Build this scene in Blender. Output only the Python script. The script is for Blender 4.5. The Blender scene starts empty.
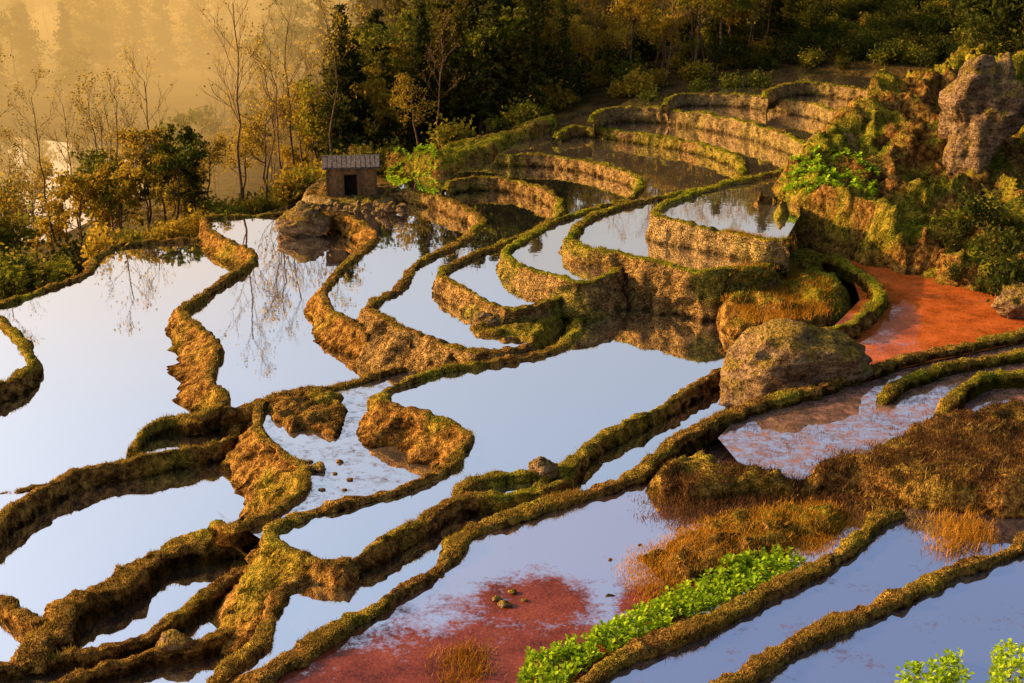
import bpy, math, random, bmesh
import numpy as np
from mathutils import Vector, Matrix
from mathutils.geometry import delaunay_2d_cdt
from mathutils.bvhtree import BVHTree
random.seed(7); rng=np.random.default_rng(7)
S=bpy.context.scene
# ---------------- camera model / image pixel unprojection ----------------
H=17.0; TH=math.radians(18); F=1407.0
def W(px,py,z):
    """ground-plan position (x,y,z) of an image pixel cast through the camera onto elevation z"""
    a=(px-512)/F; b=(341.5-py)/F  # px and py are image coordinates traced by hand
    d=(a, math.cos(TH)+b*math.sin(TH), -math.sin(TH)+b*math.cos(TH))
    t=(z-H)/d[2]
    return np.array([d[0]*t,d[1]*t,z])
cam=bpy.data.cameras.new('camera'); co=bpy.data.objects.new('camera',cam); S.collection.objects.link(co)
co.location=(0,0,H); co.rotation_euler=(math.radians(90)-TH,0,0); cam.lens=36*F/1024; cam.clip_end=3000; cam.clip_start=.5
S.camera=co
S.view_settings.view_transform='Standard'; S.view_settings.look='None'; S.view_settings.exposure=0
# ---------------- light ----------------
SUN_EL=19; SUN_AZ=-80  # azimuth clockwise from +Y
w=bpy.data.worlds.new('World'); S.world=w; w.use_nodes=True
nt=w.node_tree; bg=nt.nodes['Background']; sky=nt.nodes.new('ShaderNodeTexSky'); sky.sky_type='NISHITA'
sky.sun_disc=False; sky.sun_elevation=math.radians(SUN_EL); sky.sun_rotation=math.radians(SUN_AZ)
sky.dust_density=8; sky.air_density=1.0; sky.ozone_density=1.0
nt.links.new(sky.outputs[0],bg.inputs[0]); bg.inputs[1].default_value=.32
sl=bpy.data.lights.new('sun','SUN'); sl.energy=11; sl.angle=math.radians(.6); sl.color=(1,.58,.19)
so=bpy.data.objects.new('sun',sl); S.collection.objects.link(so)
e=math.radians(SUN_EL); a=math.radians(SUN_AZ)
tosun=Vector((math.sin(a)*math.cos(e),math.cos(a)*math.cos(e),math.sin(e)))
so.rotation_euler=tosun.to_track_quat('Z','Y').to_euler()
# ---------------- numpy noise ----------------
def _h(ix,iy,iz,s):
    n=(ix*73856093)^(iy*19349663)^(iz*83492791)^(s*2654435)
    n=(n^(n>>13))*1274126177; n=n&0x7fffffff
    n=(n^(n>>15))*668265263; n=n&0x7fffffff
    return (n&0xffff)/65535.0
def vn(P,scale=1.,seed=0):
    Q=np.asarray(P,float)*scale+1000.; I=np.floor(Q).astype(np.int64); f=Q-I; f=f*f*(3-2*f)
    r=0
    for dx in (0,1):
        for dy in (0,1):
            for dz in (0,1):
                wt=(f[:,0] if dx else 1-f[:,0])*(f[:,1] if dy else 1-f[:,1])*(f[:,2] if dz else 1-f[:,2])
                r=r+wt*_h(I[:,0]+dx,I[:,1]+dy,I[:,2]+dz,seed)
    return r*2-1
def fbm(P,scale=1.,seed=0,o=3):
    r=0;a=1;t=0
    for k in range(o):
        r=r+a*vn(P,scale*2**k,seed+k*17); t+=a; a*=.5
    return r/t
# ---------------- mesh helper ----------------
def mesh(name,V,Fs,mats,attrs=None,midx=None,smooth=True,parent=None,link=True):
    m=bpy.data.meshes.new(name); V=np.asarray(V,float)
    if isinstance(Fs,np.ndarray):
        n,k=Fs.shape
        m.vertices.add(len(V)); m.vertices.foreach_set('co',V.ravel())
        m.loops.add(n*k); m.loops.foreach_set('vertex_index',Fs.ravel().astype(np.int32))
        m.polygons.add(n); m.polygons.foreach_set('loop_start',np.arange(0,n*k,k,dtype=np.int32))
        try: m.polygons.foreach_set('loop_total',np.full(n,k,dtype=np.int32))
        except Exception: pass
        m.update(calc_edges=True); m.validate()
    else:
        m.from_pydata(V.tolist(),[],Fs)
    for mt in mats: m.materials.append(mt)
    if midx is not None: m.polygons.foreach_set('material_index',np.asarray(midx,dtype=np.int32))
    if smooth: m.polygons.foreach_set('use_smooth',np.ones(len(m.polygons),dtype=bool))
    if attrs:
        for k,v in attrs.items():
            at=m.attributes.new(k,'FLOAT','POINT'); at.data.foreach_set('value',np.asarray(v,dtype=np.float32))
    m.update()
    if not link: return m
    o=bpy.data.objects.new(name,m); S.collection.objects.link(o)
    if parent: o.parent=parent
    return o
def empty(name,loc=(0,0,0)):
    o=bpy.data.objects.new(name,None); o.location=loc; S.collection.objects.link(o); return o
# ---------------- materials ----------------
class NB:
    def __init__(s,name):
        s.m=bpy.data.materials.new(name); s.m.use_nodes=True; s.t=s.m.node_tree; s.t.nodes.clear()
        s.out=s.n('ShaderNodeOutputMaterial'); s.geo=s.n('ShaderNodeNewGeometry')
    def n(s,t,**k):
        x=s.t.nodes.new(t)
        for a,b in k.items(): setattr(x,a,b)
        return x
    def l(s,a,b): s.t.links.new(a,b)
    def noise(s,scale,detail=3,vec=None,rough=.6):
        x=s.n('ShaderNodeTexNoise'); x.inputs['Scale'].default_value=scale; x.inputs['Detail'].default_value=min(detail,3); x.inputs['Roughness'].default_value=rough
        s.l(vec if vec else s.geo.outputs['Position'],x.inputs['Vector']); return x.outputs[0]
    def ramp(s,fac,stops):
        r=s.n('ShaderNodeValToRGB'); cr=r.color_ramp
        while len(cr.elements)<len(stops): cr.elements.new(.5)
        for e_,(p,c) in zip(cr.elements,stops):
            e_.position=p; e_.color=(c,c,c,1) if isinstance(c,(int,float)) else (*c,1)
        s.l(fac,r.inputs[0]); return r.outputs[0]
    def mix(s,f,a,b,mode='MIX'):
        x=s.n('ShaderNodeMix',data_type='RGBA',blend_type=mode)
        for v,i in ((f,0),(a,6),(b,7)):
            if isinstance(v,(int,float)): x.inputs[i].default_value=v
            elif isinstance(v,tuple): x.inputs[i].default_value=(*v,1)
            else: s.l(v,x.inputs[i])
        return x.outputs[2]
    def math(s,op,a,b=0.,clamp=False):
        x=s.n('ShaderNodeMath',operation=op,use_clamp=clamp)
        for v,i in ((a,0),(b,1)):
            if isinstance(v,(int,float)): x.inputs[i].default_value=v
            else: s.l(v,x.inputs[i])
        return x.outputs[0]
    def attr(s,n):
        x=s.n('ShaderNodeAttribute'); x.attribute_name=n; return x.outputs['Fac']
    def bump(s,h,st,d,nrm=None):
        b=s.n('ShaderNodeBump'); b.inputs['Strength'].default_value=st; b.inputs['Distance'].default_value=d
        s.l(h,b.inputs['Height'])
        if nrm: s.l(nrm,b.inputs['Normal'])
        return b.outputs[0]
    def diffuse(s,col,rough=.9,nrm=None,spec=.2):
        p=s.n('ShaderNodeBsdfDiffuse')
        if isinstance(col,tuple): p.inputs[0].default_value=(*col,1)
        else: s.l(col,p.inputs[0])
        if nrm: s.l(nrm,p.inputs['Normal'])
        s.l(p.outputs[0],s.out.inputs[0]); return p
def earth_mat(stone):
    b=NB('terrace_stone_earth' if stone else 'terrace_earth')
    B=b.noise(3.2,3,rough=.8); C=b.noise(24,2,rough=.7)
    top=b.attr('top'); hl=b.attr('hl'); gm=b.attr('gm'); am=b.attr('am'); st=b.attr('stone')
    face=b.ramp(B,[(.32,(.028,.013,.005)),(.45,(.12,.056,.014)),(.58,(.32,.16,.035)),(.72,(.48,.27,.065))])
    if stone:
        mp=b.n('ShaderNodeMapping'); mp.inputs['Scale'].default_value=(1,1,2.4); b.l(b.geo.outputs['Position'],mp.inputs[0])
        ds=b.mix(.25,mp.outputs[0],B,'ADD')
        vor=b.n('ShaderNodeTexVoronoi',feature='DISTANCE_TO_EDGE'); vor.inputs['Scale'].default_value=3.6; b.l(ds,vor.inputs['Vector'])
        fst=b.ramp(B,[(.3,(.12,.075,.028)),(.5,(.32,.215,.085)),(.7,(.48,.35,.15))])
        fst=b.mix(1.,fst,b.ramp(vor.outputs[0],[(0,.62),(.07,1.)]),'MULTIPLY')
        face=b.mix(st,face,fst)
    CB=b.math('ADD',b.math('MULTIPLY',C,.4),b.math('MULTIPLY',B,.6))
    mf=b.ramp(CB,[(.35,(.024,.012,.005)),(.47,(.10,.05,.013)),(.58,(.27,.145,.03)),(.7,(.50,.31,.07))])
    gg=b.ramp(CB,[(.35,(.018,.03,.005)),(.46,(.10,.115,.009)),(.57,(.28,.245,.014)),(.7,(.50,.37,.028))])
    tc=b.mix(gm,mf,gg)
    tm=b.math('ADD',top,b.math('MULTIPLY',b.math('SUBTRACT',B,.5),1.5))
    tm=b.ramp(tm,[(.4,0.),(.62,1.)])
    face=b.mix(b.math('MULTIPLY',am,gm),face,gg)
    col=b.mix(tm,face,tc)
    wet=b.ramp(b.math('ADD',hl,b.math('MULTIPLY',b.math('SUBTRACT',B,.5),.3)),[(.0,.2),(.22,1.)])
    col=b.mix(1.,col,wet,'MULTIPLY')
    col=b.mix(1.,col,b.ramp(C,[(.32,.4),(.6,1.12)]),'MULTIPLY')
    hh=b.math('ADD',b.math('MULTIPLY',B,1.),b.math('MULTIPLY',C,.38))
    if stone: hh=b.math('ADD',hh,b.math('MULTIPLY',b.ramp(vor.outputs[0],[(0,0.),(.12,1.)]),.25))
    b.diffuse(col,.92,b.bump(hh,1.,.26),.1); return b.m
EARTH=earth_mat(False); EARTHS=earth_mat(True)
def earth_attrs(V,top,hl,green,stone):
    A=fbm(V,.5,901,3)
    gm=np.clip(green+A*1.1,0,1); am=np.clip((A-.0)*5,0,.75)*(1-stone)
    return dict(top=top,hl=hl,gm=gm,am=am,stone=np.full(len(V),float(stone)))
def water_mat(name,mud=(.16,.13,.11),tint=(.945,.955,.99),refl=.97,algae=None,centers=(),thr=.5,rough=.02,ripple=.03,ascale=.5,cover=.9,wid=.16):
    b=NB(name)
    nz=b.noise(1.6,2); n0=b.bump(nz,ripple,.05)
    g=b.n('ShaderNodeBsdfGlossy'); g.inputs[0].default_value=(*tint,1); g.inputs[1].default_value=rough; b.l(n0,g.inputs['Normal'])
    d=b.n('ShaderNodeBsdfDiffuse'); d.inputs[0].default_value=(*mud,1)
    lw=b.n('ShaderNodeLayerWeight'); lw.inputs[0].default_value=.5
    fac=b.math('ADD',refl-.12,b.math('MULTIPLY',lw.outputs[1],.16),True)
    mx=b.n('ShaderNodeMixShader'); b.l(fac,mx.inputs[0]); b.l(d.outputs[0],mx.inputs[1]); b.l(g.outputs[0],mx.inputs[2])
    last=mx.outputs[0]
    if algae:
        m=None
        for (x,y,r) in centers:
            vm=b.n('ShaderNodeVectorMath',operation='DISTANCE'); b.l(b.geo.outputs['Position'],vm.inputs[0]); vm.inputs[1].default_value=(x,y,2.4)
            v=b.math('SUBTRACT',1.,b.math('DIVIDE',vm.outputs['Value'],r),True)
            m=v if m is None else b.math('MAXIMUM',m,v)
        fine=b.noise(7,3,rough=.85)
        an=b.math('ADD',b.math('MULTIPLY',b.noise(ascale,3,rough=.7),.55),b.math('MULTIPLY',fine,.45))
        tot=b.math('ADD',an,b.math('MULTIPLY',m,.55)) if m is not None else an
        msk=b.ramp(tot,[(thr,0.),(thr+wid,1.)])
        d2=b.n('ShaderNodeBsdfDiffuse')
        ac=b.ramp(b.math('ADD',b.math('MULTIPLY',b.noise(1.1,3),.5),b.math('MULTIPLY',b.noise(13,3,rough=.8),.5)),[(.35,tuple(c*.3 for c in algae)),(.5,algae),(.66,tuple(min(1,c*1.5+.01) for c in algae))]); b.l(ac,d2.inputs[0])
        b.l(b.bump(fine,.6,.04),d2.inputs['Normal'])
        m2=b.n('ShaderNodeMixShader'); b.l(b.math('MULTIPLY',msk,cover),m2.inputs[0]); b.l(last,m2.inputs[1]); b.l(d2.outputs[0],m2.inputs[2]); last=m2.outputs[0]
    b.l(last,b.out.inputs[0]); return b.m
def leaf_mat(name,stops,trans=.45):
    b=NB(name); oi=b.n('ShaderNodeObjectInfo')
    f=b.math('ADD',b.math('MULTIPLY',b.attr('rnd'),.6),b.math('MULTIPLY',oi.outputs['Random'],.4))
    col=b.ramp(f,stops)
    d=b.n('ShaderNodeBsdfDiffuse'); t=b.n('ShaderNodeBsdfTranslucent'); b.l(col,d.inputs[0]); b.l(col,t.inputs[0])
    m=b.n('ShaderNodeMixShader'); m.inputs[0].default_value=trans; b.l(d.outputs[0],m.inputs[1]); b.l(t.outputs[0],m.inputs[2]); b.l(m.outputs[0],b.out.inputs[0]); return b.m
def simple_mat(name,c1,c2,scale=3,bump=.5,dist=.05,rough=.9):
    b=NB(name); n=b.noise(scale,3,rough=.7); b.diffuse(b.ramp(n,[(.32,c1),(.68,c2)]),rough,b.bump(n,bump,dist)); return b.m
def rock_mat():
    b=NB('rock'); n=b.noise(1.4,3,rough=.7); n2=b.noise(9,3,rough=.75)
    mp=b.n('ShaderNodeMapping'); mp.inputs['Scale'].default_value=(.8,.8,2.5); mp.inputs['Rotation'].default_value=(.3,.25,.4); b.l(b.geo.outputs['Position'],mp.inputs[0])
    n3=b.noise(1.6,3,mp.outputs[0],.7)
    c=b.ramp(b.math('ADD',b.math('MULTIPLY',n3,.5),b.math('MULTIPLY',n2,.5)),[(.34,(.025,.014,.008)),(.46,(.12,.07,.035)),(.57,(.26,.165,.085)),(.72,(.42,.29,.16))])
    sx=b.n('ShaderNodeSeparateXYZ'); b.l(b.geo.outputs['Normal'],sx.inputs[0])
    mm=b.ramp(b.math('ADD',b.math('MULTIPLY',sx.outputs[2],.3),n),[(.62,0.),(.78,.85)])
    c=b.mix(mm,c,b.ramp(n2,[(.35,(.05,.04,.008)),(.65,(.30,.19,.03))]))
    b.diffuse(c,.9,b.bump(b.math('ADD',n2,b.math('MULTIPLY',n3,2.)),1.,.22),.15); return b.m
ROCK=rock_mat()
BARK=simple_mat('bark',(.05,.032,.018),(.20,.12,.06),8)
L_DARK=leaf_mat('conifer_leaves',[(0,(.013,.022,.005)),(.5,(.04,.046,.008)),(1,(.12,.085,.012))],.35)
L_GOLD=leaf_mat('golden_leaves',[(0,(.10,.07,.01)),(.5,(.28,.18,.018)),(1,(.48,.32,.035))],.5)
L_GREEN=leaf_mat('green_leaves',[(0,(.03,.045,.008)),(.5,(.12,.12,.012)),(1,(.30,.23,.022))],.45)
L_PLANT=leaf_mat('vegetable_leaves',[(0,(.10,.19,.008)),(.5,(.28,.40,.014)),(1,(.50,.58,.035))],.45)
L_ORANGE=leaf_mat('orange_grass_blades',[(0,(.11,.04,.006)),(.5,(.32,.14,.012)),(1,(.50,.27,.03))],.35)
L_GRASS=leaf_mat('grass_blades',[(0,(.06,.035,.01)),(.35,(.17,.10,.018)),(.7,(.36,.22,.04)),(1,(.60,.40,.10))],.35)
L_BROWN=leaf_mat('brown_grass_blades',[(0,(.03,.015,.007)),(.5,(.10,.045,.018)),(1,(.24,.13,.04))],.3)
L_MOSS=leaf_mat('moss_blades',[(0,(.05,.07,.008)),(.5,(.24,.23,.012)),(1,(.55,.42,.035))],.35)
# ---------------- sweep bunds ----------------
SC=[]; CUR={}
def resample(P,step):
    P=np.asarray(P,float); n=len(P); out=[]
    E=np.vstack([2*P[0]-P[1],P,2*P[-1]-P[-2]])
    for i in range(n-1):
        p0,p1,p2,p3=E[i:i+4]; t=np.linspace(0,1,14,endpoint=False)[:,None]
        out.append(.5*((2*p1)+(-p0+p2)*t+(2*p0-5*p1+4*p2-p3)*t**2+(-p0+3*p1-3*p2+p3)*t**3))
    out.append(P[-1:]); Q=np.vstack(out)
    d=np.r_[0,np.cumsum(np.linalg.norm(np.diff(Q[:,:2],axis=0),axis=1))]
    k=max(4,int(d[-1]/step)); u=np.linspace(0,d[-1],k)
    return np.stack([np.interp(u,d,Q[:,j]) for j in range(Q.shape[1])],1)
def bund(key,name,pts,zh,zl,w=.5,rim=.14,flare=.35,green=.4,stone=0.,step=.11,rough=1.):
    seed=len(CUR)*7+3; w=w*.64
    rows=[]
    for p in pts:
        fl=p[2] if len(p)>2 and p[2] is not None else flare
        l=p[3] if len(p)>3 and p[3] is not None else zl
        hi=p[4] if len(p)>4 and p[4] is not None else zh
        zr=hi+rim; x,y,_=W(p[0],p[1],zr); rows.append([x,y,zr,fl,l,hi])
    R=resample(rows,step); n=len(R)
    C=np.c_[R[:,0],R[:,1],np.zeros(n)]
    T=np.gradient(R[:,:2],axis=0)
    ker=np.ones(7)/7
    for j in (0,1): T[:,j]=np.convolve(np.pad(T[:,j],3,mode='edge'),ker,'valid')
    T/=np.linalg.norm(T,axis=1)[:,None]+1e-9
    N=np.c_[-T[:,1],T[:,0]]
    R[:,:2]+=N*(fbm(C,.9,seed)*.15*rough)[:,None]
    CUR[key]=(R[::3,:2].copy(),np.array([[r[0],r[1]] for r in rows]))
    hw=w/2*(1+.5*fbm(C,.8,seed+5)+.35*vn(C,3.,seed+9))
    zr=R[:,2]+(.09*fbm(C,1.1,seed+11)+.05*vn(C,4.,seed+12))*rough; zl_=R[:,4]; zh_=R[:,5]
    drop=np.maximum(zr-zl_,.1); fl=R[:,3]*np.clip(1+.8*fbm(C,.7,seed+21),.3,2)
    prof=[]
    ns=15
    for k in range(ns):
        s=k/(ns-1); z=(zl_-.3)+(zr-.02-(zl_-.3))*s
        off=-(hw+fl*drop*(1-s)**1.05); prof.append((off,z,0.05*(s>.85)+.3*(s>.95),np.clip((z-zl_),0,9)))
    for q,dz in ((-.92,.0),(-.4,.01),(0,.012),(.4,.01),(.92,-.0)):
        prof.append((hw*q,zr+dz,np.full(n,1.),zr-zl_))
    prof.append((hw*1.0,zr-.05,.5,zr-zl_)); prof.append((hw*1.05+.02,zh_+.0,.15,np.full(n,.03))); prof.append((hw*1.1+.1,zh_-.35,0.,np.full(n,-.2)))
    K=len(prof); V=np.zeros((n,K,3)); top=np.zeros((n,K)); hl=np.zeros((n,K))
    for k,(off,z,tp,h) in enumerate(prof):
        V[:,k,:2]=R[:,:2]+N*np.asarray(off).reshape(-1,1); V[:,k,2]=z; top[:,k]=tp; hl[:,k]=h
    Pf=V.reshape(-1,3)
    D=np.stack([fbm(Pf,1.9,seed+31,4),fbm(Pf,1.9,seed+41,4),fbm(Pf,1.9,seed+51,4)],1)
    D2=np.stack([vn(Pf,7,seed+61),vn(Pf,7,seed+62),vn(Pf,7,seed+63)],1)
    led=vn(Pf*np.array([.5,.5,4.5]),1.,seed+71)
    gul=1-2*np.abs(vn(Pf*np.array([2.2,2.2,.4]),1.,seed+75))
    dr=np.repeat(drop[:,None],K,1); face=(np.arange(K)<ns-1)[None,:]*1.
    am=(np.minimum(dr,1.3)*face*(1-.6*stone))*rough
    amp=(.04*rough+.32*am).reshape(-1,1)
    Pn=Pf+D*amp*np.array([1,1,.4])+D2*.045
    NN=np.repeat(N[:,None,:],K,1).reshape(-1,2)
    Pn[:,:2]+=NN*((led*.12+gul*.12)*am.ravel())[:,None]
    V=Pn.reshape(n,K,3)
    for e_,s_ in ((0,1),(n-1,-1)):
        for q in range(3):
            i=e_+s_*q; V[i,:,2]-=(.35*(2-q)/2)*(V[i,:,2]-(zl_[i]-.3)>0)
    idx=np.arange(n*K).reshape(n,K)
    Fq=np.stack([idx[:-1,:-1],idx[1:,:-1],idx[1:,1:],idx[:-1,1:]],-1).reshape(-1,4)
    V=V.reshape(-1,3); top=top.ravel()
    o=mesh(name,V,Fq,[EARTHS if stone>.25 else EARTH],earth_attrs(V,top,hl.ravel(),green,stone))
    SC.append((V[Fq],top[Fq].mean(1),hl.ravel()[Fq].mean(1),green,stone))
    return o
BN='terrace_bund'
bund('Q',BN,[(765,92),(790,83),(830,84),(870,90),(905,99),(916,110),(903,121),(882,130)],5.7,5.1,.5,green=.9,stone=.7,flare=.12)
bund('P',BN,[(665,99),(690,93),(750,95),(800,102),(840,112),(860,122),(856,133),(835,142)],5.1,4.5,.5,green=.9,stone=.8,flare=.12)
bund('O',BN,[(590,116),(615,107),(670,109),(720,116),(770,128),(800,140),(807,152),(795,163),(765,174),(720,184),(685,195),(662,205),(656,212,.3),(668,219,.5),(700,226,.5),(730,231,.4),(762,238,.4),(790,240)],4.5,3.75,.55,green=1,stone=.7,flare=.12)
bund('N',BN,[(555,132),(580,126),(640,133),(700,143),(735,155),(744,167),(735,178),(700,188),(650,198),(610,208),(585,220,.4),(573,236,.6),(583,246,.8,2.4),(620,254,.7,2.2),(660,262,.6,2.2),(695,270,.5,2.2),(735,268,.5,2.2),(775,262,.4,2.6)],3.75,3.3,.55,green=.95,stone=.3,flare=.15)
bund('M',BN,[(495,154),(550,155),(600,163),(632,174),(640,186),(625,198),(585,210),(550,222),(522,238),(505,252,.7),(520,264,.9,2.3),(550,274,.9,2.2),(580,282,.8,2.2),(604,277,.6,2.2),(622,262,.5,2.4)],3.3,2.8,.5,green=.9,stone=.4,flare=.15)
bund('L',BN,[(445,182),(480,177),(520,181),(550,192),(561,206),(548,222),(515,238),(480,252),(448,265,.6),(442,274,.9),(462,286,1.0),(488,302,1.0,2.2),(515,308,.6,2.2),(545,300,.5,2.2),(580,290,.5,2.2)],2.8,2.3,.5,green=.55,stone=.3,flare=.15)
bund('K',BN,[(383,190),(410,190),(445,199),(470,210),(479,222),(465,237),(435,252),(410,268),(402,282),(385,294),(371,306,1.0,1.3),(385,318,1.2,1.1),(415,332,1.2,1.1),(448,345,.8,1.1),(475,351,.5,1.1),(505,350,.4,1.2),(535,343,.4,1.3)],2.3,1.8,.52,green=.3,stone=.35,flare=.18)
bund('J',BN,[(296,206),(330,211),(360,222),(375,235),(360,250),(340,268,.6),(324,290,1.),(328,306,1.2),(350,322,1.3),(372,336,1.2)],1.8,1.1,.52,green=.15,stone=.1,flare=.4)
bund('A1',BN,[(305,212),(250,214),(200,217)],1.1,-1,.45,green=.3,flare=.5)
bund('A2',BN,[(202,238),(165,240),(120,244),(100,254),(85,271),(50,286),(0,303),(-60,320),(-140,340)],.6,-1.5,.55,green=.3,flare=.5)
bund('B',BN,[(203,216,.4),(212,230,1.),(232,242,1.3),(253,252,1.4),(243,265,.9),(218,282,.5),(196,298,.4),(182,308,.8),(198,324,2.2),(217,345,2.4),(212,362,2.2),(212,380,1.5),(224,398,.8),(205,411,.3),(175,417,.2,None,.85),(148,428,.2,None,.7),(128,452,.2,None,.62)],1.1,.6,.48,green=.08,flare=.6,rim=.24)
bund('B2',BN,[(214,410,.3),(230,408,.5),(250,404,.7),(270,400,.5)],1.1,.2,.6,green=.15,flare=.5)
bund('LF',BN,[(-60,400),(-20,392),(0,386),(20,376),(29,358),(20,338),(0,320),(-40,310)],.95,.6,.45,green=.4,flare=.8)
bund('C',BN,[(-60,580),(0,517),(25,497),(60,478),(100,464),(150,455),(195,447),(230,437),(240,420)],.6,.2,.42,green=.12,flare=.25)
bund('C2',BN,[(-40,497),(0,492),(30,487),(62,477)],.55,.5,.3,green=.25,flare=.4,rim=.1)
bund('D1',BN,[(500,356),(470,354),(430,362),(380,373),(330,386),(290,394),(266,402,.4,.9),(258,416,.8,.2),(257,430,1.2,.2),(278,448,1.5,.2),(301,466,1.5,.2),(304,482,1.3,.2),(287,500,1.2,.2),(262,517,.8,.2),(236,526,.4,.2),(212,521,.3,.2,.8)],1.35,1.1,.45,green=.3,flare=.3)
bund('D2',BN,[(548,291),(563,300),(577,318),(570,336),(545,350),(500,359),(450,367),(405,380),(381,394,.7),(395,405,1.2),(430,413,1.3),(463,430,1.3),(455,458,.8),(420,480,.4),(370,495,.3),(320,508,.3),(287,519,.5,.6),(270,530,.6,.2),(285,545,.7,.2),(318,561,.6,.2),(358,562,.4,.8)],2.2,1.35,.48,green=.3,flare=.3)
bund('E',BN,[(372,560,.3,1.5),(350,562,.4,.6),(318,567),(295,578),(280,592),(272,615),(262,636),(235,658),(190,692),(120,740)],1.9,.2,.55,green=.05,flare=.27)
bund('F',BN,[(350,562),(385,540),(420,518),(455,500),(500,494),(530,490),(560,478),(580,455),(600,435),(630,420),(665,403),(695,385),(725,366)],2.2,1.9,.5,green=.25,flare=.3)
bund('F2',BN,[(452,489),(490,476),(530,472),(558,466),(578,452)],2.25,2.1,.55,green=.5,flare=.4,rim=.18)
bund('G',BN,[(1080,318,None,2.75,2.85),(1024,331,None,2.75,2.85),(980,340,None,2.75,2.85),(930,350,None,2.75,2.85),(880,364,None,2.75,2.85),(840,378,None,2.4,2.85),(790,393,None,2.2,2.83),(740,408,.4,2.2,2.8),(700,425,.4,2,2.75),(665,446,.4,1.9,2.6),(640,468,None,1.9,2.4),(600,488),(560,500),(515,513),(482,524),(462,538),(450,555),(425,575),(395,595),(350,622),(300,650),(240,690),(180,740)],2.3,1.9,.62,green=.08,flare=.3)
bund('H',BN,[(898,505),(870,525),(835,552),(790,580),(740,605),(680,630),(620,656),(565,692),(500,740)],2.5,2.3,.6,green=.1,flare=.3,rim=.18)
bund('I',BN,[(1100,500),(1024,538),(980,558),(935,575),(890,598),(830,625),(765,658),(700,692),(640,730)],2.7,2.5,.58,green=.1,flare=.3,rim=.18)
bund('R',BN,[(800,330,.5),(845,325),(868,308),(880,293),(870,277),(835,258),(790,246),(748,240)],3.0,2.75,.6,green=.9,flare=.4,rim=.2)
bund('S1',BN,[(232,532),(205,537),(165,549),(120,575),(80,600),(45,628),(25,655)],.5,.2,1.1,green=.1,flare=.8,rim=.25,rough=1.9)
bund('S2',BN,[(255,560),(220,583),(195,602),(150,632),(110,648),(60,655),(0,663),(-60,680)],.4,.2,.45,green=.15,flare=.4)
bund('S3',BN,[(268,610),(235,628),(200,642),(150,652),(90,668),(40,690)],.4,.2,.45,green=.1,flare=.4)
bund('S4',BN,[(-60,585),(0,598),(20,612),(42,628)],.4,.2,.6,green=.2,flare=.5)
bund('T1',BN,[(1080,345),(1024,352),(960,362),(905,378),(880,395)],2.85,2.7,.5,green=.4,flare=.4)
bund('T2',BN,[(1080,362),(1024,370),(985,374),(960,388),(945,405)],3.0,2.7,.5,green=.5,flare=.6)
# ---------------- ponds ----------------
def pond(name,z,items,mat):
    V=[]
    for it in items:
        if isinstance(it,str):
            rev=it.startswith('-'); c=CUR[it.lstrip('-')][0]; c=c[::-1] if rev else c
            V+= [Vector((p[0],p[1])) for p in c]
        elif isinstance(it[0],str):
            R,K=CUR[it[0]]; i0=np.argmin(((R-K[it[1]])**2).sum(1)); i1=np.argmin(((R-K[min(it[2]-1,len(K)-1)])**2).sum(1))
            V+=[Vector((p[0],p[1])) for p in R[i0:i1+1]]
        else: p=W(it[0],it[1],z); V.append(Vector((p[0],p[1])))
    n=len(V)
    r=delaunay_2d_cdt(V,[(i,(i+1)%n) for i in range(n)],[],2,1e-4)
    vs=[(v.x,v.y,z) for v in r[0]]; return mesh(name,vs,[list(f) for f in r[2]],[mat],smooth=False)
WM=water_mat('water_clear')
WU=water_mat('water_upper',refl=.88,tint=(.97,.93,.88),mud=(.18,.13,.08))
def c3(px,py,r,z=2.4):
    p=W(px,py,z); return (p[0],p[1],r)
WG=water_mat('water_red_algae',algae=(.12,.024,.010),centers=[c3(470,675,4.6),c3(380,690,4),c3(560,650,2.6),c3(660,600,1.6),c3(540,600,2.2)],thr=.64,tint=(.93,.91,.97),mud=(.2,.1,.1),refl=.88,ascale=.9,wid=.16,cover=.96)
WR=water_mat('water_red',algae=(.27,.060,.010),thr=.28,refl=.75,tint=(.9,.78,.8),mud=(.2,.08,.05),ascale=.5,cover=.93,wid=.2)
WF=water_mat('muddy_field_water',algae=(.15,.075,.055),thr=.42,refl=.85,tint=(.90,.87,.96),ascale=2.2)
WD=water_mat('water_stubble',algae=(.08,.05,.03),thr=.50,refl=.88,ascale=2.5)
WB=water_mat('water_sky_tinted',algae=(.09,.04,.03),thr=.56,refl=.75,tint=(.70,.74,.93),mud=(.06,.05,.07),ascale=1.)  # dark blue tint paints the reflected higher sky into the water colour
pw='terrace_water'
pond(pw,.2,[(-400,420),(-60,430),(230,425),(340,450),(370,560),(330,800),(-400,800)],WM)
pond(pw,.6,['C',(270,395),(280,300),(250,232),'A2',(-140,420)],WM)
pond(pw,.95,['LF',(-150,310),(-150,400)],WM)
pond(pw,1.1,[('B',0,13),'B2',(330,400),(480,390),(545,350),(460,300),(400,240),(340,205),'A1'],WM)
pond(pw,1.8,['J',(440,330),(430,270),(500,228),(480,190),(385,178),(320,190)],WM)
pond(pw,2.3,['K',(545,320),(530,290),(480,262),(590,215),(575,180),(440,168)],WM)
pond(pw,2.8,['L',(575,275),(530,255),(660,205),(660,170),(490,142)],WM)
pond(pw,3.3,['M',(610,245),(600,225),(770,185),(760,150),(555,118)],WU)
pond(pw,3.75,['N',(775,235),(700,228),(830,165),(815,130),(600,98)],WU)
pond(pw,4.5,['O',(800,215),(800,185),(830,170),(880,140),(870,110),(660,85)],WU)
pond('red_algae_pond',5.1,['P',(890,145),(940,125),(925,95),(760,75)],WU)
pond(pw,5.7,['Q',(900,120),(950,110),(950,82),(780,72)],WU)
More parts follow.
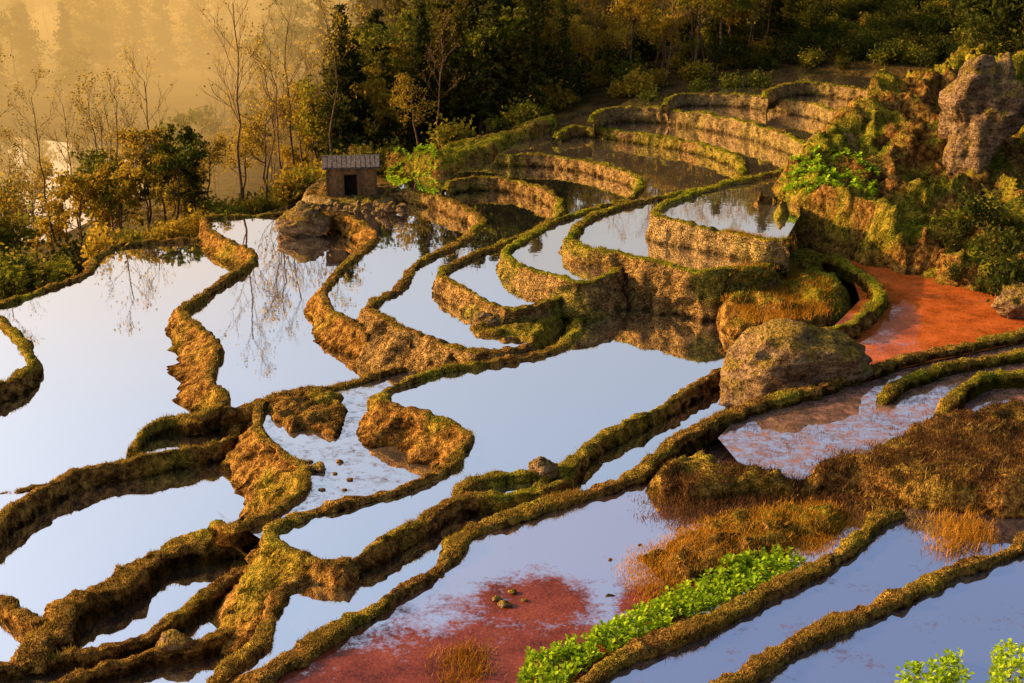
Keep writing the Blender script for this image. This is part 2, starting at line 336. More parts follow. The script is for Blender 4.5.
pond(pw,2.2,['D2','F',(745,405),(800,398),(800,300),(650,270),(570,285)],WM)
pond(pw,1.35,['D1',(270,545),(330,530),(480,480),(500,440),(420,398),(400,385),(500,368)],WD)
pond(pw,1.9,['E',(200,740),(480,640),(690,470),(770,395),(750,375),'-F'],WM)
pond(pw,2.3,['G',(240,800),(600,800),(800,640),(920,540),(1100,440),(1100,330)],WG)
pond('red_algae_pond',2.75,[(775,238),(850,248),(930,266),(1120,300),(1120,345),(1024,342),(930,362),(860,377),(820,368),(830,330),(860,300),(850,270),(800,252)],WR)
pond('muddy_field',2.7,[('G',0,8),(718,438),(738,462),(790,482),(950,450),(1120,415)],WF)
pond(pw,2.5,['H',(560,800),(800,760),(1150,560),(1150,470),(960,480)],WB)
pond(pw,2.7,['I',(640,900),(1300,900),(1300,480)],WB)
# ---------------- ground ----------------
sm=lambda t:np.clip(t,0,1)**2*(3-2*np.clip(t,0,1))
def gh(x,y):
    x=np.asarray(x,float); y=np.asarray(y,float)
    yb=np.interp(x,[-60,-21,-15,-9,5,17,24,60],[40,61,68.5,76,87,91,88,78])
    ze=np.interp(x,[-40,-20,-9,5,17,24],[-1.5,0,1.3,3.9,5.3,5.8])
    s=y-yb
    sl=np.interp(x,[-30,-8,5,20],[-.25,-.15,.03,.2])
    cap=np.interp(x,[-8,5,20],[3,6,10.5])
    out=np.clip(ze+sl*np.maximum(s,0),-9.6,cap)
    inn=np.interp(x,[-60,-24],[-8,-1.5])
    z=np.where(s>0,out,inn+(ze-inn)*sm((s+2.5)/2.5))
    z=z+np.clip((x-(.42*y+7))*.5,0,8)*(y<85)
    P=np.stack([x.ravel(),y.ravel(),0*x.ravel()],1)
    nz=fbm(P,.05,99,4).reshape(x.shape)
    z=z+nz*np.clip(s/30,0,3)*1.2*(z>-9)
    return z+np.clip(y-210,0,800)*.11+fbm(P,.012,5,3).reshape(x.shape)*np.clip((y-200)/100,0,1)*10
xs=np.r_[np.linspace(-700,-90,25)[:-1],np.linspace(-90,90,200),np.linspace(90,700,25)[1:]]
ys=np.r_[np.linspace(-60,30,20)[:-1],np.linspace(30,180,200),np.linspace(180,1100,80)[1:]]
X,Y=np.meshgrid(xs,ys); Z=gh(X,Y); V=np.stack([X,Y,Z],-1).reshape(-1,3); id_=np.arange(len(V)).reshape(X.shape)
GM=simple_mat('hillside_ground',(.014,.013,.005),(.085,.05,.015),.9,.9,.4)
mesh('ground',V,np.stack([id_[:-1,:-1],id_[:-1,1:],id_[1:,1:],id_[1:,:-1]],-1).reshape(-1,4),[GM])
VW=water_mat('valley_water_mat',refl=.95,tint=(1,.97,.92))
mesh('valley_water',[(-66,108,-9.3),(-36,106,-9.3),(-32,126,-9.3),(-40,146,-9.3),(-64,158,-9.3),(-75,135,-9.3)],[[0,1,2,3,4,5]],[VW],smooth=False)
# ---------------- mounds ----------------
def mound(name,poly,zb,topf,edge=1.,amp=.4,res=.16,green=.6,seed=1,fs=.8,faceattr=.9,stone=0):
    P=np.array([W(*p) if len(p)==3 else W(p[0],p[1],zb) for p in poly])[:,:2]
    lo=P.min(0); hi=P.max(0); xs=np.arange(lo[0],hi[0]+res,res); ys=np.arange(lo[1],hi[1]+res,res)
    X,Y=np.meshgrid(xs,ys); q=np.stack([X.ravel(),Y.ravel()],1)
    ins=np.zeros(len(q),bool); dist=np.full(len(q),1e9); n=len(P)
    for i in range(n):
        a,b=P[i],P[(i+1)%n]
        c=((a[1]>q[:,1])!=(b[1]>q[:,1]))
        xi=(b[0]-a[0])*(q[:,1]-a[1])/((b[1]-a[1])+1e-12)+a[0]; ins^=(c&(q[:,0]<xi))
        ab=b-a; t=np.clip(((q-a)@ab)/(ab@ab+1e-9),0,1); dist=np.minimum(dist,np.linalg.norm(q-(a+t[:,None]*ab),axis=1))
    Q3=np.c_[q,np.zeros(len(q))]
    d=np.where(ins,dist,-dist)+.35*edge*fbm(Q3,.9,seed)
    s=sm(d/edge); tp=topf(q[:,0],q[:,1]) if callable(topf) else np.full(len(q),topf)
    rid=1-np.abs(fbm(Q3,fs,seed+3,4))*2
    z=(zb-.35)+(tp-zb+.35)*s+amp*rid*s+amp*.35*fbm(Q3,3.,seed+9,3)*s
    V=np.c_[q,z]; V[:,:2]+=np.stack([fbm(V,1.3,seed+20),fbm(V,1.3,seed+30)],1)*amp*.5
    id_=np.arange(len(V)).reshape(X.shape)
    Fq=np.stack([id_[:-1,:-1],id_[:-1,1:],id_[1:,1:],id_[1:,:-1]],-1).reshape(-1,4)
    Fq=Fq[(d[Fq]>0).all(1)]
    u,inv=np.unique(Fq,return_inverse=True); V=V[u]; Fq=inv.reshape(Fq.shape)
    a=V[Fq[:,0]];b=V[Fq[:,1]];c=V[Fq[:,3]]; nn=np.cross(b-a,c-a); nz=nn[:,2]/(np.linalg.norm(nn,axis=1)+1e-9)
    top=np.zeros(len(V)); cnt=np.zeros(len(V))
    for k in range(4): np.add.at(top,Fq[:,k],nz); np.add.at(cnt,Fq[:,k],1)
    top=top/np.maximum(cnt,1); top=np.clip((top-.45)/.4,0,1)*faceattr
    hl=np.maximum(V[:,2]-zb,0)
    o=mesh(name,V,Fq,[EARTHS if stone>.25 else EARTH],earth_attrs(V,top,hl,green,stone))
    SC.append((V[Fq],top[Fq].mean(1),hl[Fq].mean(1),green if name!='grass_bank' else -1,stone)); return o
def embz(x,y):
    z=np.clip(3.4+(y-57)*.36,3.2,7.5)
    z=np.where(x<15,np.maximum(z,5.2-.25*np.maximum(x-10,0)),z)
    return z+1.2*sm((x-20)/8)
mound('mossy_embankment',[(775,247,2.9),(850,260,2.9),(920,277,2.9),(1000,297,2.9),(1100,325,2.9),(1180,250,4),(1150,120,7),(1000,85,6.5),(930,98,6),(905,118,5.7),(862,128,5.3),(832,145,5.1),(808,162,4.6),(770,178,4.5),(738,203,4.5),(742,225,4.5),(748,243,4.3)],2.7,embz,1.5,1.1,.2,.65,11,.45)
mound('mossy_embankment',[(748,250,4.0),(738,264,3.5),(768,276,3.0),(800,258,2.9),(815,225,3.4),(800,178,4.5),(775,186,4.5),(760,205,4.5),(754,228,4.5)],2.9,lambda x,y:4.6+0*x,1.0,.5,.14,.75,71,.7)
mound('mossy_mound',[(690,275,2.2),(735,258,3.2),(770,240,3.6),(800,248,3),(840,260,3),(870,284,3),(870,300,3),(838,322,2.6),(800,335,2.6),(765,340,2.2),(725,348,2.2),(705,320,2.2)],2.2,lambda x,y:np.full(x.shape,2.9),1.2,.5,.13,.5,23,.6)
mound('mossy_mound',[(450,356,1.6),(462,330,2),(490,306,2.3),(515,300,2.4),(545,294,2.3),(570,298,2.2),(575,318,2.2),(566,338,2.2),(540,350,2.2),(500,358,1.8)],1.6,2.15,.8,.35,.12,.25,27,.8)
mound('grass_bank',[(636,484,2.5),(662,462,2.6),(690,448,2.7),(712,446,2.7),(735,462,2.7),(790,474,2.7),(850,458,2.7),(900,436,2.7),(955,420,2.7),(1100,398,2.7),(1120,520,2.6),(1000,520,2.6),(900,512,2.5),(850,500,2.4),(760,502,2.4),(690,512,2.3),(650,505,2.3)],2.5,lambda x,y:2.66+.42*sm((x-5)/6),.6,.28,.11,.05,31,1.1)
mound('orange_grass_islet',[(620,555),(660,535),(720,515),(790,505),(870,508),(850,540),(800,560),(750,585),(690,600),(640,605),(590,608),(560,600),(590,585),(640,580)],2.3,2.42,.8,.3,.1,.35,41,1.2)
mound('path_bank',[(330,150,2.2),(385,170,2.0),(430,178,2.3),(470,166,2.8),(520,148,3.3),(575,122,3.8),(560,112,3.8),(480,140,3),(420,160,2.3),(360,150,2)],2.0,lambda x,y:np.interp(x,[-10,-3,4],[2.3,2.9,3.9]),1.2,.5,.25,.6,51,.4)
mound('hut_mound',[(296,204,1.6),(325,212,1.6),(372,214,1.6),(402,204,1.7),(408,188,2),(380,176,2),(315,178,1.8)],1.6,1.95,.5,.2,.1,.3,55,1.5,.6,.9)
mound('dirt_bank',[(252,404),(270,396),(310,390),(352,394),(356,420),(352,440),(335,450),(305,436),(285,438),(262,424)],1.3,1.42,.5,.22,.08,.05,61,1.2)
# ---------------- rocks ----------------
def rock(name,px,py,z,sx,sy,sz,seed,rot=0,amp=.35,flat=True,parent=None,lean=0,up=.45):
    bm=bmesh.new(); bmesh.ops.create_icosphere(bm,subdivisions=5 if sx>.3 else 3,radius=1)
    V=np.array([v.co[:] for v in bm.verts])
    dirs=np.random.default_rng(seed).normal(size=(11,3)); dirs/=np.linalg.norm(dirs,axis=1)[:,None]
    if flat:
        for dd in dirs:
            h=V@dd; lim=.62+.2*((seed*7+int(dd[0]*100))%10)/10
            V=V-np.maximum(h-lim,0)[:,None]*dd*.85
    n=V/np.linalg.norm(V,axis=1)[:,None]
    V=V+n*(fbm(V,1.5,seed,5)*amp+(1-np.abs(vn(V,3.5,seed+8))*2)*.07+vn(V,9,seed+4)*.04)[:,None]
    V*=np.array([sx,sy,sz]); V[:,0]+=lean*V[:,2]
    c,s=math.cos(rot),math.sin(rot); V[:,:2]=V[:,:2]@np.array([[c,s],[-s,c]])
    p=W(px,py,z); V+=np.array([p[0],p[1],z+sz*up])
    Fi=[[v.index for v in f.verts] for f in bm.faces]; bm.free()
    return mesh(name,V,np.array(Fi),[ROCK],parent=parent)
rock('boulder',787,382,2.5,2.55,1.7,1.45,46,.1,.3,True,None,0,.22)
rock('boulder',302,232,1.2,1.5,1.0,.8,5,.2)
rock('rock_pillar',975,150,6.0,1.75,1.4,2.5,12,.2,.6,True,None,.22,.5)
rock('boulder',851,252,2.9,.45,.4,.6,21)
rock('boulder',1022,312,2.9,1.1,.9,.7,23)
rock('boulder',208,541,.3,.5,.3,.22,25)
rock('boulder',176,652,.3,.55,.4,.35,27)
rock('boulder',542,474,2.3,.4,.3,.3,29)
rock('boulder',493,330,2.1,.7,.5,.5,33)
rock('boulder',318,470,1.35,.3,.25,.15,35)
rock('boulder',835,172,4.6,1.5,1.2,1.3,37)
rock('boulder',890,150,5.2,1.1,1.0,.8,39)
for i,(x,y,s) in enumerate([(497,600,.13),(512,593,.11),(524,601,.08),(505,606,.15),(640,545,.05),(610,560,.06),(687,676,.15),(340,462,.12),(300,478,.14),(350,480,.1),(322,490,.1),(335,474,.08),(310,462,.1),(345,490,.07)]):
    rock('stone',x,y,2.3 if y>500 or x>400 else 1.35,s,s*.8,s*.5,50+i)
# ---------------- scatter grass ----------------
def blades(name,P,h,wd,mat,lean=.5,up=None):
    n=len(P)
    if n==0: return
    a=rng.uniform(0,2*np.pi,n); d=np.stack([np.cos(a),np.sin(a),0*a],1)
    b=rng.uniform(0,2*np.pi,n); l=np.stack([np.cos(b),np.sin(b),0*b],1)*(rng.uniform(0,lean,n)*h)[:,None]
    wv=d*(wd*rng.uniform(.6,1.3,n))[:,None]
    tip=P+l; tip[:,2]+=h
    V=np.stack([P-wv,P+wv,tip],1).reshape(-1,3)
    T=np.arange(n)[:,None]*3+np.array([[0,1,2]])
    r=np.repeat(rng.uniform(0,1,n),3)
    return mesh(name,V,T,[mat],dict(rnd=r),smooth=False)
def sample(tri_q,wt,n):
    A=tri_q[:,0];B=tri_q[:,1];C=tri_q[:,2];D=tri_q[:,3]
    ar=np.linalg.norm(np.cross(C-A,D-B),axis=1)*.5*wt
    if ar.sum()<=0: return np.zeros((0,3))
    k=rng.choice(len(A),n,p=ar/ar.sum()); u=rng.random(n)[:,None]; v=rng.random(n)[:,None]
    return (A[k]*(1-u)+B[k]*u)*(1-v)+(D[k]*(1-u)+C[k]*u)*v
GP=[];MP=[];BP=[]
for q,top,hl,g,st in SC:
    cen=q.mean(1); dist=np.linalg.norm(cen-np.array([0,0,H]),axis=1)
    cl=np.clip(.45+1.8*fbm(cen,.8,77),.0,1)
    w_=(top>.25)*(hl>.05)*cl*np.clip((45/dist),.2,1.6)**1.5
    w_=w_+(hl>.2)*(top<=.25)*.2*np.clip(fbm(cen,.8,78)*2,0,1)*(st<.3)
    A_=(np.linalg.norm(np.cross(q[:,2]-q[:,0],q[:,3]-q[:,1]),axis=1)*.5*w_).sum()
    n=int(min(A_*900,26000))
    P=sample(q,w_,n)
    if g<0: BP.append(P); continue
    isg=(rng.random(n)<g*.75)&(fbm(P,.5,5)>-.25)
    MP.append(P[isg]); GP.append(P[~isg])
GP=np.vstack(GP); MP=np.vstack(MP); BP=np.vstack(BP)
hh=lambda P:(.03+.07*rng.random(len(P)))*np.clip(1+1.3*fbm(P,.9,8),.3,2.4)
blades('dry_grass',GP-[0,0,.02],hh(GP),.009*np.clip(np.linalg.norm(GP-[0,0,H],axis=1)/30,.8,3),L_GRASS,1.2)
blades('moss_grass',MP-[0,0,.02],hh(MP),.010*np.clip(np.linalg.norm(MP-[0,0,H],axis=1)/30,.8,3),L_MOSS,1.2)
blades('brown_grass',BP-[0,0,.02],hh(BP)*1.3,.011,L_BROWN,1.2)
bpy.context.view_layer.update()
trees_b=[]
for o in S.objects:
    if o.type=='MESH' and any(o.name.startswith(k) for k in ('mossy','grass_bank','orange_grass_islet','terrace_bund','path_bank','dirt_bank','ground','boulder')):
        trees_b.append(BVHTree.FromPolygons([v.co[:] for v in o.data.vertices],[p.vertices[:] for p in o.data.polygons]))
def drop(x,y,z0=-99):
    best=z0
    for t in trees_b:
        h=t.ray_cast(Vector((x,y,60)),Vector((0,0,-1)))
        if h[0] is not None and h[0].z>best: best=h[0].z
    return best
def patch_pts(poly,z,n):
    P=np.array([W(p[0],p[1],z) for p in poly])[:,:2]; lo=P.min(0);hi=P.max(0); out=[]
    while len(out)<n:
        q=rng.uniform(lo,hi); c=False
        for i in range(len(P)):
            a,b=P[i],P[(i+1)%len(P)]
            if (a[1]>q[1])!=(b[1]>q[1]) and q[0]<(b[0]-a[0])*(q[1]-a[1])/(b[1]-a[1])+a[0]: c=not c
        if c: out.append(q)
    return np.array(out)
def tuft(name,poly,z,ncl,per,h,wd,mat,spread=.15,lean=.8,zmin=None):
    C=patch_pts(poly,z,ncl); pts=[]
    for c in C:
        zz=drop(c[0],c[1],(z if zmin is None else zmin))
        k=rng.integers(per//2,per+1); q=rng.normal(size=(k,2))*spread
        pts.append(np.c_[c[0]+q[:,0],c[1]+q[:,1],np.full(k,zz-.03)])
    P=np.vstack(pts); return blades(name,P,h*rng.uniform(.5,1.2,len(P)),wd,mat,lean)
tuft('orange_grass',[(625,560),(670,535),(720,518),(790,510),(860,512),(840,540),(790,560),(690,590),(640,600)],2.4,620,30,.12,.009,L_ORANGE,.16,1.3)
tuft('orange_grass',[(725,272),(790,262),(830,290),(826,315),(750,325),(725,300)],3.,420,26,.18,.012,L_ORANGE,.15,1.2)
tuft('orange_grass',[(440,650),(480,645),(492,683),(440,690)],2.3,30,50,.22,.01,L_ORANGE,.16,1.2)
tuft('orange_grass',[(935,520),(975,512),(985,545),(940,550)],2.6,32,50,.24,.01,L_ORANGE,.2,1.2)
tuft('dry_shrub',[(640,480),(700,465),(900,445),(1020,425),(1020,490),(850,490),(700,505)],3.,600,40,.13,.01,L_BROWN,.2,1.4,2.5)
tuft('dry_grass_patch',[(820,455),(1020,425),(1020,490),(850,490)],3.,130,34,.13,.01,L_GRASS,.15,1.4,2.5)
tuft('field_stubble',[(740,430),(790,405),(900,375),(960,362),(1000,400),(900,430),(840,445),(770,460)],2.7,340,7,.10,.009,L_BROWN,.05,.8,2.7)
def leafy(name,poly,z,n,size,mat,zmin=None,hh=.22):
    C=patch_pts(poly,z,n); V=[];T=[];R=[]
    for c in C:
        zz=drop(c[0],c[1],z if zmin is None else zmin)-.02; H0=hh*rng.uniform(.4,1.1)
        for k in range(14):
            a=rng.uniform(0,6.28); el=rng.uniform(.2,1.2); r=size*rng.uniform(.5,1.1)
            d=np.array([math.cos(a)*math.cos(el),math.sin(a)*math.cos(el),math.sin(el)]); s=np.array([-math.sin(a),math.cos(a),rng.uniform(-.4,.4)])
            b=np.array([c[0],c[1],zz+H0*rng.uniform(.1,1)])+d*.03; i=len(V)
            V+= [b,b+d*r*.5+s*r*.32,b+d*r+np.array([0,0,-r*.25]),b+d*r*.5-s*r*.32]; T+=[[i,i+1,i+2],[i,i+2,i+3]]; R+=[rng.random()]*4
    return mesh(name,np.array(V),np.array(T),[mat],dict(rnd=R),smooth=False)
leafy('vegetable_plants',[(518,683),(530,655),(590,635),(650,605),(700,580),(740,560),(775,552),(802,560),(790,575),(730,600),(660,628),(600,655),(560,690)],2.5,560,.14,L_PLANT,2.35,.34)
leafy('vegetable_plants',[(785,178),(830,172),(880,180),(870,198),(810,200),(780,190)],4.9,150,.26,L_PLANT,4.5,.25)
leafy('leafy_weeds',[(900,668),(960,655),(970,690),(900,700)],2.8,50,.14,L_PLANT,2.75,.25)
leafy('leafy_weeds',[(990,650),(1040,640),(1040,700),(990,700)],2.8,50,.14,L_PLANT,2.75,.3)
leafy('leafy_weeds',[(10,258),(70,248),(78,268),(50,285),(15,290)],.6,110,.35,L_GREEN,-1,.9)
leafy('leafy_weeds',[(385,160),(430,155),(440,170),(390,178)],2.5,80,.25,L_PLANT,1.8,.3)
# ---------------- trees ----------------
class TB:
    def __init__(s): s.V=[];s.F=[];s.M=[];s.R=[]
    def tube(s,p0,p1,r0,r1,k=5):
        p0=np.array(p0);p1=np.array(p1); d=p1-p0; L=np.linalg.norm(d)+1e-9; d/=L
        u=np.cross(d,[0.3,.9,.2]); u/=np.linalg.norm(u); v=np.cross(d,u); i=len(s.V)
        for j in range(k):
            a=2*math.pi*j/k; o=u*math.cos(a)+v*math.sin(a); s.V.append(p0+o*r0); s.V.append(p1+o*r1); s.R+=[.5,.5]
        for j in range(k):
            a=i+2*j;b=i+2*((j+1)%k); s.F.append((a,b,b+1,a+1)); s.M.append(0)
    def leaf(s,c,sz,r):
        n=rng.normal(size=3); n/=np.linalg.norm(n); u=np.cross(n,rng.normal(size=3)); u/=np.linalg.norm(u)+1e-9; v=np.cross(n,u)
        i=len(s.V); s.V+=[c-u*sz,c+v*sz*.55,c+u*sz,c-v*sz*.55]; s.F.append((i,i+1,i+2,i+3)); s.M.append(1); s.R+=[r]*4
    def mesh(s,name,mats): return mesh(name,np.array(s.V),np.array(s.F),mats,dict(rnd=s.R),midx=s.M,smooth=False,link=False)
def limb(t,p,d,L,r,depth,ends,spread=.6,up=.15):
    n=3
    for i in range(n):
        d2=d+rng.normal(size=3)*.12; d2[2]+=up*.3; d2/=np.linalg.norm(d2); q=p+d2*L/n; t.tube(p,q,r*(1-.25*i/n),r*(1-.25*(i+1)/n),4 if depth<2 else 5)
        p=q;d=d2
        if depth>0 and i>0:
            for k in range(2):
                a=rng.normal(size=3); a-=a@d*d; a/=np.linalg.norm(a)+1e-9; nd=d*(1-spread*.4)+a*spread; nd[2]+=up; nd/=np.linalg.norm(nd)
                limb(t,p,nd,L*rng.uniform(.5,.7),r*.55,depth-1,ends,spread,up)
    ends.append(p)
def broad(mat,h=9,nl=2600,sz=.17,sp=.9,seed=0,low=.3):
    t=TB(); ends=[]; p=np.zeros(3); r=h*.018
    for i in range(7):
        q=p+np.array([rng.normal()*.18,rng.normal()*.18,h/8]); t.tube(p,q,r,r*.85,6); p=q; r*=.85
        if i/7>=low:
            for k in range(3):
                a=rng.uniform(0,6.28); limb(t,p,np.array([math.cos(a),math.sin(a),.5]),h*.26*(1.1-i/12),r*.5,1,ends,.7,.2)
    ends=np.array(ends); k=len(ends)
    for e_ in ends:
        br=rng.random(); ss=rng.uniform(.4,1.)*sp*h*.055
        for _ in range(int(nl/k*rng.uniform(.4,1.6))):
            t.leaf(e_+rng.normal(size=3)*ss*np.array([1,1,.7]),sz*rng.uniform(.6,1.4),np.clip(br*.7+rng.random()*.3,0,1))
    return t.mesh('tree_mesh',[BARK,mat])
def conifer(mat,h=14,sz=.2):
    t=TB(); t.tube((0,0,0),(0,0,h*.5),h*.014,h*.008,6); t.tube((0,0,h*.5),(0,0,h),h*.008,.02,5)
    z=h*.12
    while z<h*.98:
        R=(1-z/h)**.8*h*.2*rng.uniform(.7,1.15)+.25
        for k in range(rng.integers(4,7)):
            a=rng.uniform(0,6.28); L=R*rng.uniform(.6,1.15); br=rng.random()
            e_=np.array([math.cos(a)*L,math.sin(a)*L,z-L*.25+rng.normal()*.1]); t.tube((0,0,z),e_,.04,.012,3)
            for q in range(int(8+L*9)):
                f=rng.uniform(.15,1.05); c=np.array([0,0,z])*(1-f)+e_*f+rng.normal(size=3)*np.array([.22,.22,.12]); t.leaf(c,sz*rng.uniform(.6,1.4),np.clip(br*.6+f*.25+rng.random()*.2,0,1))
        z+=h*.028
    return t.mesh('conifer_mesh',[BARK,mat])
def bare(h=12,leaves=120,mat=None):
    t=TB(); ends=[]; p=np.zeros(3); r=h*.009
    for i in range(9):
        q=p+np.array([rng.normal()*.15,rng.normal()*.15,h/9.5]); t.tube(p,q,r,r*.86,5); p=q; r*=.86
        if i>2:
            for k in range(2):
                a=rng.uniform(0,6.28); limb(t,p,np.array([math.cos(a)*.7,math.sin(a)*.7,.8]),h*.2*(1.1-i/14),r*.45,2,ends,.5,.3)
    for _ in range(leaves):
        e_=ends[rng.integers(len(ends))]; t.leaf(e_+rng.normal(size=3)*.25,.1,rng.random())
    return t.mesh('bare_tree_mesh',[BARK,mat or L_GOLD])
def bush(mat,h=2.,nl=700,sz=.13):
    t=TB()
    for k in range(9):
        a=rng.uniform(0,6.28); L=h*rng.uniform(.5,1); e_=np.array([math.cos(a)*L*.5,math.sin(a)*L*.5,L*.85]); t.tube((0,0,0),e_,.04,.01,3); br=rng.random()
        for _ in range(nl//9): t.leaf(e_*rng.uniform(.5,1.05)+rng.normal(size=3)*h*.15,sz*rng.uniform(.6,1.4),np.clip(br*.6+rng.random()*.4,0,1))
    return t.mesh('bush_mesh',[BARK,mat])
MB=[broad(L_GREEN,9,2200),broad(L_GREEN,10,1800),broad(L_GOLD,8,2000),broad(L_GOLD,9,1300,.14)]
MC=[conifer(L_DARK,14),conifer(L_DARK,16),conifer(L_DARK,12)]
MX=[bare(12,300),bare(13,90),bare(10,500),bare(14,200)]
MS=[bush(L_GOLD),bush(L_GREEN),bush(L_DARK,2.2)]
def fern(mat,n=26,L=1.6):
    t=TB()
    for k in range(n):
        a=rng.uniform(0,6.28); el=rng.uniform(.5,1.35); l=L*rng.uniform(.6,1.1); p=np.zeros(3); d=np.array([math.cos(a)*math.cos(el),math.sin(a)*math.cos(el),math.sin(el)]); r=rng.random()
        s=np.array([-math.sin(a),math.cos(a),0])
        for i in range(8):
            q=p+d*l/8; d=d+np.array([0,0,-.16]); d/=np.linalg.norm(d); wd=l*.16*math.sin((i+1)/8.5*math.pi)+.02
            for sg in (-1,1):
                j=len(t.V); t.V+=[p,p+s*sg*wd+(q-p)*.9-np.array([0,0,wd*.35]),q,p+(q-p)*.3]; t.F.append((j,j+3,j+2,j+1)); t.M.append(1); t.R+=[r]*4
            p=q
    return t.mesh('fern_mesh',[BARK,mat])
FE=fern(L_GREEN)
def put(m,name,x,y,z,s,parent=None,sz=None):
    o=bpy.data.objects.new(name,m); o.location=(x,y,z-.15*min(1,s)); o.rotation_euler=(rng.normal()*.03,rng.normal()*.03,rng.uniform(0,6.28)); o.scale=(s,s,s*(sz or 1)); S.collection.objects.link(o)
    if parent: o.parent=parent
    return o
forest=empty('forest'); und=empty('undergrowth'); far=empty('distant_forest')
ch=lambda L:L[rng.integers(len(L))]
YB=lambda x:float(np.interp(x,[-60,-21,-15,-9,5,17,24,60],[40,61,68.5,76,87,91,88,78]))
for _ in range(640):
    x=rng.uniform(-12,62); s=4+rng.random()**1.3*70; y=YB(x)+s
    u=x/y*F+512
    if 780<u<935 and s<16: continue
    if u<470 and s<8: continue
    z=float(gh(x,y)); r=rng.random()
    hs=.42+.25*min(1,s/50)
    if u<540: m=ch(MC) if r<.6 else (ch(MX) if r<.7 else ch(MB)); hs*=1.35
    elif u<760: m=ch(MC) if r<.08 else (ch(MX) if r<.5 else (ch(MB[2:]) if r<.8 else ch(MB)))
    else: m=ch(MC) if r<.35 else (ch(MX) if r<.45 else ch(MB[:2]))
    k=rng.uniform(.8,1.25)*hs
    if m in MB or m in MX: k*=1.25
    put(m,'forest_tree',x,y,z,k,forest)
for _ in range(270):
    x=rng.uniform(-75,-8); y=YB(x)+8+rng.random()*95
    if -78<x<-30 and 98<y<160: continue
    z=float(gh(x,y)); r=rng.random()
    m=ch(MX) if r<.4 else (ch(MB[2:]) if r<.8 else ch(MB))
    put(m,'forest_tree',x,y,z,rng.uniform(.45,.9),forest)
for _ in range(600):
    x=rng.uniform(-70,60); s=rng.uniform(1,26)**1.0; y=YB(x)+s; u=x/y*F+512
    if -78<x<-30 and 98<y<160: continue
    r=rng.random(); m=MS[0] if r<.5 else (MS[1] if r<.85 else MS[2])
    put(m,'forest_bush',x,y,float(gh(x,y)),rng.uniform(.5,1.2)*(.6 if 760<u<950 else 1),und)
for _ in range(420):
    x=rng.uniform(14,34); s=rng.uniform(1.5,22); y=YB(x)+s
    m=MS[2] if rng.random()<.65 else MS[1]
    put(m,'hillside_bush',x,y,float(gh(x,y)),rng.uniform(.3,.8),und)
for _ in range(800):
    y=165+rng.random()**1.2*420; x=rng.uniform(-.5,.5)*y*1.1
    r=rng.random(); put(ch(MB) if r<.65 else ch(MC),'forest_tree',x,y,float(gh(x,y)),rng.uniform(.8,1.3),far)
def tree_at(m,name,px,py,z,s,sz=None):
    p=W(px,py,z); return put(m,name,p[0],p[1],z,s,None,sz)
for (px,py,z,s) in [(270,212,-.5,.85),(245,215,-1,.9),(335,165,1.5,.9),(55,240,-3,.75),(100,235,-3,.85),(440,150,2.4,.5),(20,255,-2,.6),(290,205,0,.7),(80,238,-3,.6),(8,250,-2,.8)]:
    tree_at(ch(MX),'bare_tree',px,py,z,s)
tree_at(MB[2],'golden_tree',150,238,-2,.75); tree_at(MB[0],'golden_tree',120,245,-2,.5); tree_at(MB[3],'golden_tree',210,222,-1,.5); tree_at(MB[2],'golden_tree',175,232,-2,.5)
tree_at(MB[3],'golden_tree',420,160,2,.5); tree_at(MC[0],'conifer_tree',195,222,-1,.4)
tree_at(MX[1],'dead_shrub',487,676,2.3,.07); 
DT=broad(L_DARK,7,6500,.14,1.2,0,.1)
tree_at(DT,'dark_tree',985,85,7.2,.8); tree_at(DT,'dark_tree',1030,90,7.2,1.0)
for (px,py,z,s) in [(985,185,6,.9),(950,215,5.,.6),(1020,230,5.5,1.2),(1000,240,4.5,.9),(920,160,5.8,.5),(1020,270,3.8,.8),(960,260,3.8,.5)]:
    p=W(px,py,z); put(MS[2],'fern_bush',p[0],p[1],drop(p[0],p[1],3),s*.75)
for (px,py,z,s) in [(975,165,6,1.),(1000,168,6.2,1.2),(1018,180,6,1.1),(990,190,5.6,.9),(1015,140,7,1.),(960,190,5.6,.8),(735,84,5.5,.7),(755,82,5.6,.8)]:
    p=W(px,py,z); put(FE,'fern',p[0],p[1],drop(p[0],p[1],3)+.1,s)
for (px,py,z,s) in [(700,85,5.2,.6),(730,82,5.4,.7),(760,80,5.5,.7),(650,95,4.8,.6),(20,270,.3,.8),(0,285,.3,.9),(60,262,.3,.5),(5,245,-1,1.6)]:
    p=W(px,py,z); put(MS[1],'shrub',p[0],p[1],max(drop(p[0],p[1],-3),z-.6),s)
# ---------------- hut ----------------
hut=empty('mud_brick_hut'); hp=W(352,192,2.1); hut.location=hp; hut.rotation_euler=(0,0,.12); hut.scale=(.88,.9,.8)
MUD=simple_mat('mud_brick',(.09,.045,.02),(.24,.13,.055),5,.7,.04); TH_=simple_mat('slate_roof',(.04,.035,.035),(.13,.11,.10),7,.8,.05); DARK=simple_mat('painted_opening_shade',(.008,.006,.005),(.02,.015,.01))
WOOD=simple_mat('weathered_wood',(.06,.04,.02),(.15,.10,.06),12)
def box(name,c,s,mat,par,jit=0,rot=(0,0,0),sub=0):
    bm=bmesh.new(); bmesh.ops.create_cube(bm,size=1); bmesh.ops.scale(bm,vec=s,verts=bm.verts); bmesh.ops.bevel(bm,geom=bm.edges,offset=min(s)*.12,segments=2,affect='EDGES')
    m=bpy.data.meshes.new(name); bm.to_mesh(m); bm.free(); m.materials.append(mat); o=bpy.data.objects.new(name,m); o.location=c; o.rotation_euler=rot; S.collection.objects.link(o); o.parent=par; return o
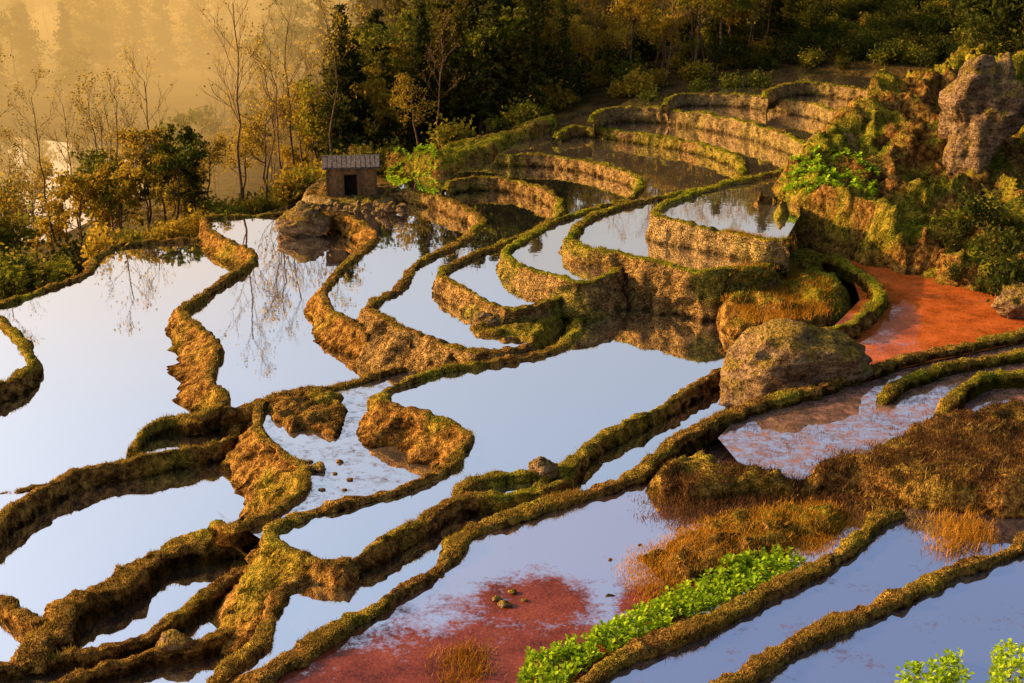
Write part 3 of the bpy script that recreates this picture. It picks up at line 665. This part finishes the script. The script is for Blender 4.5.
box('front_wall_left',(-.95,-1.0,.8),(.9,.25,1.9),MUD,hut); box('front_wall_right',(.85,-1.0,.8),(1.1,.25,1.9),MUD,hut); box('lintel',(-.1,-1.0,1.55),(.8,.24,.4),MUD,hut)
box('left_wall',(-1.28,.1,.8),(.24,1.95,1.9),MUD,hut); box('right_wall',(1.28,.1,.8),(.24,1.95,1.9),MUD,hut); box('back_wall',(0,1.1,.8),(2.8,.24,1.9),MUD,hut)
box('doorway_shade_panel',(-.1,-.92,.6),(.78,.06,1.5),DARK,hut)  # near-black sheet painting the shade inside the open doorway
box('roof_front',(0,-.62,2.02),(3.3,1.5,.09),TH_,hut,rot=(.32,0,0)); box('roof_back',(0,.78,2.02),(3.3,1.5,.09),TH_,hut,rot=(-.32,0,0)); box('ridge',(0,.08,2.28),(3.35,.2,.12),TH_,hut)
for i in range(12): box('roof_slab_%d'%i,(-1.5+i*.27+.02,-.64,2.09),(.24,1.5,.05),TH_,hut,rot=(.32+rng.normal()*.01,0,rng.normal()*.03))
for i in range(4): box('post_%d'%i,(-1.4+i*.93,-1.18,.75),(.09,.09,1.75),WOOD,hut)
sw=empty('stone_wall')
for i in range(70):
    rock('wall_stone_%d'%i,300+rng.random()*105,205+rng.random()*6,1.9+rng.random()*.25,rng.uniform(.14,.26),.18,rng.uniform(.1,.18),200+i,0,.2,True,sw)
# ---------------- mist ----------------
def glow_mist(name,loc,scl,dens,L):
    b=NB(name); ab=b.n('ShaderNodeVolumeAbsorption'); ab.inputs['Color'].default_value=(0,0,0,1); ab.inputs['Density'].default_value=dens
    em=b.n('ShaderNodeEmission'); em.inputs[0].default_value=(*L,1); em.inputs[1].default_value=dens  # emission stands in for sunlight scattered by the haze; nothing scatters here
    ad=b.n('ShaderNodeAddShader'); b.l(ab.outputs[0],ad.inputs[0]); b.l(em.outputs[0],ad.inputs[1]); b.l(ad.outputs[0],b.out.inputs['Volume'])
    b.t.nodes.remove(b.geo)
    bm=bmesh.new(); bmesh.ops.create_cube(bm,size=1); m=bpy.data.meshes.new(name); bm.to_mesh(m); bm.free(); m.materials.append(b.m)
    o=bpy.data.objects.new(name,m); o.location=loc; o.scale=scl; S.collection.objects.link(o)
glow_mist('morning_mist_glow',(0,345,12),(900,480,60),.0014,(1.0,.52,.14))
glow_mist('valley_mist_glow',(-95,190,2),(150,200,34),.0042,(1.5,.84,.24))
print('done',len(S.objects),len(GP),len(MP))
